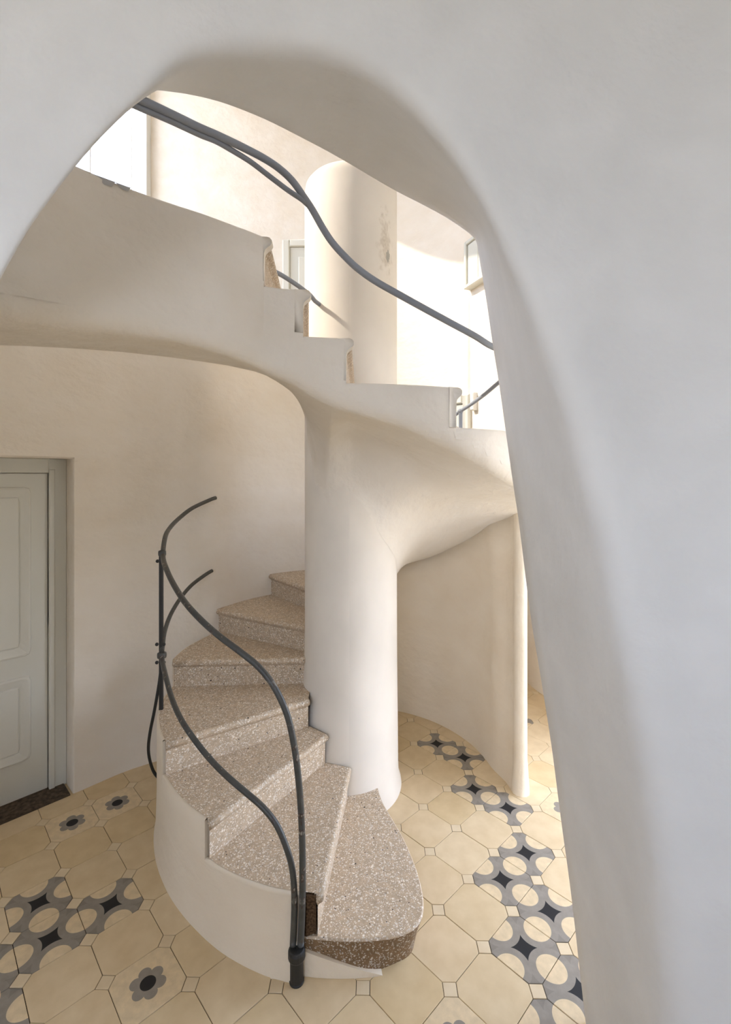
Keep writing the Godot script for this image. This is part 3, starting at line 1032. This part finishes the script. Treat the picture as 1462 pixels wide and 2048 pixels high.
func build_staircase() -> void:
	var stair := thing("spiral_staircase", "terrazzo winding staircase with white plaster sides climbing around the column", "staircase")
	add_first_step(stair)
	for n in range(2, 18): add_step(stair, n)
	# plaster wedge below the first tread
	var st := start(false)
	var wl := []; var wu := []; var wb := []
	for i in 9:
		var t := i / 8.0
		var a := lerpf(9.0, -7.5, t)
		var p := at_angle(a, 1.045); var q := at_angle(a, 1.0)
		var hh := lerpf(0.092, 0.002, pow(t, 1.15))
		wl.append(P(p.x, -0.003, p.y)); wu.append(P(p.x, hh, p.y)); wb.append(P(q.x, hh, q.y))
	for i in 8:
		quad(st, wl[i], wu[i], wu[i + 1], wl[i + 1])
		quad(st, wu[i], wb[i], wb[i + 1], wu[i + 1])
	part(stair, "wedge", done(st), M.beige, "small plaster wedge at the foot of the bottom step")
	# plaster outside of the lower flight
	st = start()
	for n in range(2, 8):
		var a0: float = NOSE[n][2] if n > 2 else 7.6
		var a1: float = NOSE[n + 1][2]
		var back := 0.9 if n > 2 else 0.0
		var rows := []
		for i in 15:
			var a := lerpf(a0 + back, a1 + 0.9, i / 14.0)
			var p := edge_r(a); var r := (p - Vector2(CX, CD)).normalized()
			var o := p + r * 0.010; var bt := p + r * (0.016 + 0.02 * smoothstep(40.0, 0.0, a))
			var top := step_y(n) - 0.0015
			rows.append([P(p.x - r.x * 0.006, top, p.y - r.y * 0.006), P(p.x + r.x * 0.006, top - 0.0005, p.y + r.y * 0.006), P(o.x, top - 0.006, o.y), P(o.x, lerpf(top, 0.24, 0.4), o.y), P(o.x, 0.24, o.y), P(lerpf(o.x, bt.x, 0.5), 0.12, lerpf(o.y, bt.y, 0.5)), P(bt.x, 0.03, bt.y), P(bt.x + r.x * 0.008, -0.003, bt.y + r.y * 0.008)])
		st.set_smooth_group(0)
		loft(st, rows)
		# the upright end beside the riser
		var e: Array = rows[0]
		var p0 := edge_r(a0 + back); var rr := (p0 - Vector2(CX, CD)).normalized()
		var inn := p0 - rr * 0.03
		var low := step_y(n - 1) - 0.01
		st.set_smooth_group(-1)
		quad(st, P(inn.x, low, inn.y), P(inn.x, step_y(n) - 0.002, inn.y), e[2], Vector3(e[2].x, low, e[2].z))
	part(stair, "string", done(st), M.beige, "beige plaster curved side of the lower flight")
	# rough broken end of the second step, where the plaster has come off
	st = start(false)
	var jag := [0.0, 0.006, -0.004, 0.008, 0.002, -0.003, 0.005]
	var brk := []
	for i in 7:
		var aa := lerpf(8.2, 4.7, i / 6.0)
		var p := at_angle(aa, 1.036 + jag[i] * 0.5); var q := at_angle(aa, 0.99)
		brk.append([P(q.x, 0.2665, q.y), P(p.x, 0.262 + jag[i] * 0.4, p.y), P(p.x, 0.21, p.y), P(p.x, 0.118 + 0.02 * i / 6.0, p.y)])
	loft(st, brk)
	part(stair, "broken_end", done(st), M.broken, "rough brown broken end of the second step")
	# wall below the right-hand turn of the stair: ends in a rounded upright edge
	st = start()
	var rows2 := []
	var arc := []
	for i in 31: arc.append(lerpf(196.0, 277.0, i / 30.0))
	for a in arc:
		var ri := 0.815 + 0.055 * smoothstep(262.0, 278.0, a)
		var ro := 0.93 + 0.01 * smoothstep(262.0, 278.0, a)
		var row := []
		for k in 9:
			var yy: float = lerpf(-0.003, tab(SOFFIT, a) + 0.02, k / 8.0)
			var fl: float = 0.012 * (1.0 - smoothstep(0.0, 0.06, yy)) + 0.03 * smoothstep(0.75, 1.0, k / 8.0) * (1.0 - smoothstep(262.0, 277.0, a))
			var p := at_angle(a, ri - fl)
			row.append(P(p.x, yy, p.y))
		for k in 5:
			var yy: float = lerpf(tab(SOFFIT, a) + 0.02, -0.003, k / 4.0)
			var p := at_angle(a, ro)
			row.append(P(p.x, yy, p.y))
		rows2.append(row)
	loft(st, rows2)
	# rounded end
	var endr := []
	for i in 7:
		var t := PI * i / 6.0
		var row := []
		for k in 9:
			var yy := lerpf(-0.003, tab(SOFFIT, 278.0) + 0.02, k / 8.0)
			var fl: float = 0.012 * (1.0 - smoothstep(0.0, 0.06, yy))
			var rad := 0.905 - cos(t) * (0.035 + fl)
			var p := at_angle(277.0 + sin(t) * 2.4 + fl * 60.0 * sin(t), rad)
			row.append(P(p.x, yy, p.y))
		endr.append(row)
	loft(st, endr)
	part(stair, "support_wall", done(st), M.beige, "curved wall under the turn of the stair with warm bounce light in its colour")  # warm bounce light is put into the wall colour
	# upright wall closing the space below the back treads
	st = start(false)
	var ca := at_angle(196, 0.2); var cb := at_angle(196, 0.95)
	quad(st, P(ca.x, 0, ca.y), P(ca.x, 1.2, ca.y), P(cb.x, 1.2, cb.y), P(cb.x, 0, cb.y))
	part(stair, "cupboard_wall", done(st), M.cream)
	# outer face and underside of the upper flight
	st = start()
	var sect := []
	# stations: [outer plan, inner plan, underside outer, underside inner, angle or -1, top]
	for i in 40:
		var a := lerpf(196.0, 359.2, i / 39.0)
		sect.append({"o": edge_r(a), "i": at_angle(a, COL_R + 0.001), "yo": tab(SOFFIT, a), "yi": tab(SOFFIT, a), "a": a, "col": 1.0})
	for i in (EXIT.size() - 1) * 3 + 1:
		var t := i / 3.0
		var k := clampi(int(t), 0, EXIT.size() - 2)
		var w := t - k
		sect.append({"o": exit_point(t, false), "i": exit_point(t, true), "yo": lerpf(EXIT[k][2], EXIT[k + 1][2], w), "yi": lerpf(EXIT[k][5], EXIT[k + 1][5], w), "a": -1.0, "col": 1.0 - smoothstep(0.0, 3.0, t)})
	var rows3 := []
	for s in sect:
		var o: Vector2 = s["o"]; var inn: Vector2 = s["i"]
		var dir := (inn - o).normalized()
		var width := o.distance_to(inn)
		var yo: float = s["yo"]; var yi: float = s["yi"]; var colw: float = s["col"]
		var rr := 0.05
		var row := [P(o.x, yo + 0.085, o.y), P(o.x, yo + 0.065, o.y)]
		for k in 6:
			var t := PI / 2 * k / 5.0
			var q := o + dir * (rr * (1 - cos(t)))
			row.append(P(q.x, yo + rr * (1 - sin(t)), q.y))
		for k in range(1, 23):
			var t := 1.0 - pow(1.0 - k / 22.0, 1.8)
			var dist := rr + (width - rr) * t
			var q := o + dir * dist
			var yb := lerpf(yo, yi, smoothstep(0.0, 1.0, t) * 0.6 + t * 0.4)
			# a wide hollow where the underside runs into the column
			var near := clampf((dist - (width - 0.34)) / 0.34, 0.0, 1.0)
			yb -= colw * 0.30 * (1.0 - sqrt(maxf(0.0, 1.0 - near * near)))
			row.append(P(q.x, yb, q.y))
		rows3.append(row)
	loft(st, rows3)
	part(stair, "underside", done(st), M.plaster, "smooth plaster underside twisting into the column")
	# the upright face of the upper flight, following the steps along its top
	st = start()
	for n in range(9, 18):
		var path := []
		for p in outer_path(n): path.append(P(p.x, 0, p.y))
		var rows4 := []
		for v in spline(path, 3):
			var p := Vector2(v.x, -v.z)
			var ys := soffit_near(p, sect)
			var top := step_y(n)
			var c := (Vector2(CX, CD) - p).normalized() if n < 16 else Vector2(0.3, 0.95)
			rows4.append([P(p.x + c.x * 0.04, top + 0.0005, p.y + c.y * 0.04), P(p.x + c.x * 0.006, top, p.y + c.y * 0.006), P(p.x, top - 0.006, p.y), P(p.x, lerpf(top, ys + 0.05, 0.5), p.y), P(p.x, minf(ys + 0.05, top - 0.01), p.y)])
		loft(st, rows4)
	part(stair, "string", done(st), M.plaster, "white plaster side of the upper flight")
	# plaster ends of the upper noses
	for n in range(13, 18):
		var e := nose_ends(n)
		var b: Vector2 = e[1]
		var inw: Vector2 = (e[0] - e[1]).normalized()
		var outn := inw.orthogonal()
		if outn.x < 0: outn = -outn
		st = start()
		var y := step_y(n)
		var rows5 := []
		for dd in [-0.002, 0.003, 0.03]:
			var row := []
			for q in [[-0.03, 0.0], [0.010, 0.0], [0.020, -0.003], [0.026, -0.010], [0.027, -0.020], [0.022, -0.029], [0.012, -0.036], [0.004, -0.044], [0.0005, -0.056], [0.0, -0.10], [0.0, -0.148], [-0.03, -0.148]]:
				var sh: float = 0.97 if dd == -0.002 else 1.0
				row.append(P(b.x + inw.x * dd + outn.x * q[0] * sh, y + q[1] * sh, b.y + inw.y * dd + outn.y * q[0] * sh))
			rows5.append(row)
		loft(st, rows5, true)
		for k in range(1, rows5[0].size() - 1): tri(st, rows5[0][0], rows5[0][k], rows5[0][k + 1])
		part(stair, "nosing_end", done(st), M.plaster)
	for q in [[-0.690, 1.248, 0.030, 0.016], [-0.655, 1.2795, 0.020, 0.012]]:
		st = start(false)
		var c0 := P(q[0], 2.4505, q[1]); var al: Vector3 = P(0.65, 0, 0.56).normalized() * q[2]; var fw := P(0.55, 0, -0.62).normalized() * 0.0025
		var dn := Vector3(0, -q[3], 0)
		tri(st, c0 - al + fw, c0 + al + fw, c0 + al * 0.7 + dn + fw)
		tri(st, c0 - al + fw, c0 + al * 0.7 + dn + fw, c0 + al * 0.1 + dn * 1.1 + fw)
		tri(st, c0 - al, c0 - al + fw, c0 + al + fw)
		tri(st, c0 - al, c0 + al + fw, c0 + al)
		part(stair, "chip", done(st), mat(Color(0.74, 0.73, 0.72), 0.95), "grey spot where plaster chipped off the landing edge")
	# inner face of the landing and the flight's end
	st = start()
	var rows6 := []
	for i in range(3, EXIT.size()):
		var top := step_y(15) if i < 4 else (step_y(16) if i < 6 else step_y(17))
		rows6.append([P(EXIT[i][3], EXIT[i][5], EXIT[i][4]), P(EXIT[i][3], top, EXIT[i][4])])
	loft(st, rows6)
	part(stair, "landing_edge", done(st), M.plaster)

func soffit_near(p: Vector2, sect: Array) -> float:
	var best := 1e9; var y := 0.0
	for s in sect:
		var dd: float = p.distance_squared_to(s["o"])
		if dd < best: best = dd; y = s["yo"]
	return y

# ------------------------------------------------------------------ railings
const RAIL_TOP := [[-0.214, 0.120, 1.567], [-0.209, 0.262, 1.574], [-0.210, 0.422, 1.582], [-0.216, 0.549, 1.590], [-0.227, 0.660, 1.600], [-0.242, 0.755, 1.610], [-0.266, 0.847, 1.622], [-0.309, 0.929, 1.639], [-0.369, 0.993, 1.663], [-0.446, 1.042, 1.689], [-0.529, 1.083, 1.726], [-0.610, 1.126, 1.772], [-0.691, 1.176, 1.828], [-0.778, 1.223, 1.930], [-0.859, 1.264, 2.050], [-0.938, 1.295, 2.200], [-0.985, 1.363, 2.335], [-1.009, 1.397, 2.45], [-1.016, 1.434, 2.59], [-0.99, 1.481, 2.72], [-0.932, 1.522, 2.86], [-0.915, 1.53, 2.90]]
const RAIL_LOW := [[-0.240, 0.117, 1.570], [-0.236, 0.259, 1.577], [-0.244, 0.351, 1.586], [-0.266, 0.417, 1.598], [-0.302, 0.482, 1.613], [-0.354, 0.528, 1.634], [-0.418, 0.559, 1.662], [-0.494, 0.590, 1.701], [-0.573, 0.624, 1.750], [-0.649, 0.671, 1.798], [-0.719, 0.720, 1.850], [-0.796, 0.757, 1.950], [-0.876, 0.794, 2.080], [-0.951, 0.815, 2.220], [-0.974, 0.863, 2.285], [-1.004, 0.900, 2.385], [-1.02, 0.946, 2.50], [-1.017, 0.995, 2.62], [-0.998, 1.038, 2.73], [-0.955, 1.075, 2.83], [-0.93, 1.09, 2.88]]
const LOOP := [[-0.975, 0.762, 2.270], [-0.987, 0.667, 2.270], [-1.008, 0.547, 2.270], [-1.034, 0.434, 2.280], [-1.051, 0.339, 2.300], [-1.047, 0.254, 2.320], [-1.032, 0.192, 2.340], [-1.000, 0.150, 2.360], [-0.97, 0.14, 2.365]]

func build_lower_railing() -> void:
	var r := thing("stair_railing", "dark iron railing with two crossing curved rails on the lower flight", "railing", P(-0.227, 0, 1.568))
	var o := -P(-0.227, 0, 1.568)
	var shift := func(a: Array) -> Array:
		var out := []
		for p in spline(vecs(a), 5): out.append(p + o)
		return out
	var st := start()
	tube(st, shift.call(RAIL_TOP), 0.0112, 14)
	part(r, "handrail", done(st), M.iron, "upper curved iron handrail with worn paint")
	st = start()
	tube(st, shift.call(RAIL_LOW), 0.0105, 14)
	part(r, "rail", done(st), M.iron, "lower curved iron rail")
	# post foot at the floor with its collar
	st = start(false)
	lathe(st, Vector3.ZERO, [[0.001, 0.0], [0.0245, 0.0], [0.0245, 0.004], [0.022, 0.006], [0.022, 0.072], [0.026, 0.076], [0.0285, 0.082], [0.0285, 0.100], [0.026, 0.106], [0.022, 0.108], [0.001, 0.109]], 22)
	part(r, "post_foot", done(st), M.iron_dark, "short dark iron socket at the floor")
	# flat upright bar, with its loop and collars
	st = start(false)
	bevel_box(st, P(-0.982, 0.333, 2.268) + o, Vector3(0.018, 0, 0), Vector3(0, 0.955, 0), Vector3(0, 0, 0.012), 0.002)
	var bal := part(r, "baluster", done(st), M.iron_dark)
	st = start()
	tube(st, shift.call(LOOP), 0.0072, 10)
	part(r, "bracket", done(st), M.iron_dark, "curved iron bracket tying the baluster to the stair side")
	for q in [[-0.948, 1.305, 2.215, 0.0175], [-0.955, 0.825, 2.228, 0.021]]:
		st = start()
		lathe(st, P(q[0], q[1] - 0.014, q[2]) + o, [[q[3] * 0.6, 0.0], [q[3] * 0.95, 0.003], [q[3], 0.010], [q[3], 0.018], [q[3] * 0.95, 0.025], [q[3] * 0.6, 0.028]], 14)
		part(bal, "collar", done(st), M.iron)
	for q in [[-0.985, 1.262], [-0.988, 0.868], [-0.955, 0.868], [-0.988, 0.782], [-0.955, 0.782]]:
		st = start()
		ball(st, P(q[0], q[1], 2.25) + o, 0.0085)
		part(bal, "rivet", done(st), M.iron_dark)

const RAIL_UP := [[0.540, 2.03, 3.22], [0.581, 2.058, 3.171], [0.620, 2.088, 3.119], [0.669, 2.118, 3.042], [0.731, 2.165, 2.906], [0.771, 2.205, 2.744], [0.79, 2.22, 2.55], [0.775, 2.20, 2.30], [0.70, 2.165, 2.05], [0.60, 2.15, 1.89], [0.481, 2.153, 1.792], [0.402, 2.180, 1.744], [0.302, 2.214, 1.696], [0.208, 2.251, 1.662], [0.119, 2.291, 1.640], [0.033, 2.334, 1.626], [-0.027, 2.375, 1.621], [-0.070, 2.415, 1.620], [-0.113, 2.463, 1.621], [-0.147, 2.515, 1.622], [-0.181, 2.573, 1.617], [-0.212, 2.613, 1.600], [-0.244, 2.651, 1.585], [-0.283, 2.681, 1.570], [-0.328, 2.701, 1.550], [-0.383, 2.708, 1.510], [-0.444, 2.703, 1.450], [-0.491, 2.700, 1.410], [-0.543, 2.694, 1.355], [-0.585, 2.694, 1.320], [-0.66, 2.69, 1.25], [-0.76, 2.69, 1.16], [-0.86, 2.69, 1.10]]
const RAIL_UP_LOW := [[-0.195, 2.585, 1.612], [-0.215, 2.598, 1.600], [-0.260, 2.621, 1.585], [-0.315, 2.653, 1.565], [-0.373, 2.683, 1.535], [-0.425, 2.692, 1.490], [-0.459, 2.690, 1.450], [-0.495, 2.687, 1.420], [-0.547, 2.681, 1.365], [-0.589, 2.680, 1.330], [-0.67, 2.676, 1.26], [-0.78, 2.676, 1.16]]
const RAIL_IN := [[-0.225, 2.535, 2.43], [-0.255, 2.549, 2.400], [-0.272, 2.563, 2.370], [-0.302, 2.577, 2.330], [-0.350, 2.596, 2.280], [-0.411, 2.614, 2.220], [-0.486, 2.620, 2.140], [-0.563, 2.619, 2.050], [-0.75, 2.62, 1.90], [-1.05, 2.62, 1.72]]

func build_upper_railing() -> void:
	var r := thing("stair_railing", "grey painted low rail sweeping along the upper flight and landing", "railing")
	var st := start()
	tube(st, spline(vecs(RAIL_UP), 5), 0.0118, 14)
	part(r, "handrail", done(st), M.grey_paint)
	st = start()
	tube(st, spline(vecs(RAIL_UP_LOW), 5), 0.0085, 12)
	part(r, "rail", done(st), M.grey_paint, "thinner rail branching off below the handrail")
	for q in [[0.622, 1.60, 2.09, 3.115], [-0.80, 2.45, 2.69, 1.12], [0.74, 1.8, 2.14, 2.25]]:
		st = start(false)
		bevel_box(st, P(q[0] - 0.012, q[1], q[3]), Vector3(0.024, 0, 0), Vector3(0, q[2] - q[1], 0), Vector3(0, 0, 0.012), 0.002)
		part(r, "baluster", done(st), M.grey_paint)
	st = start()
	lathe(st, P(0.622, 2.076, 3.115), [[0.008, 0.0], [0.017, 0.004], [0.019, 0.014], [0.017, 0.024], [0.008, 0.028]], 12)
	part(r, "collar", done(st), M.grey_paint)
	var r2 := thing("handrail", "short grey rail beside the landing ending in the column", "railing")
	st = start()
	tube(st, spline(vecs(RAIL_IN), 5), 0.0108, 12)
	part(r2, "rail", done(st), M.grey_paint)
	st = start(false)
	bevel_box(st, P(-0.76, 2.45, 1.90), Vector3(0.02, 0, 0), Vector3(0, 0.17, 0), Vector3(0, 0, 0.012), 0.002)
	part(r2, "baluster", done(st), M.grey_paint)
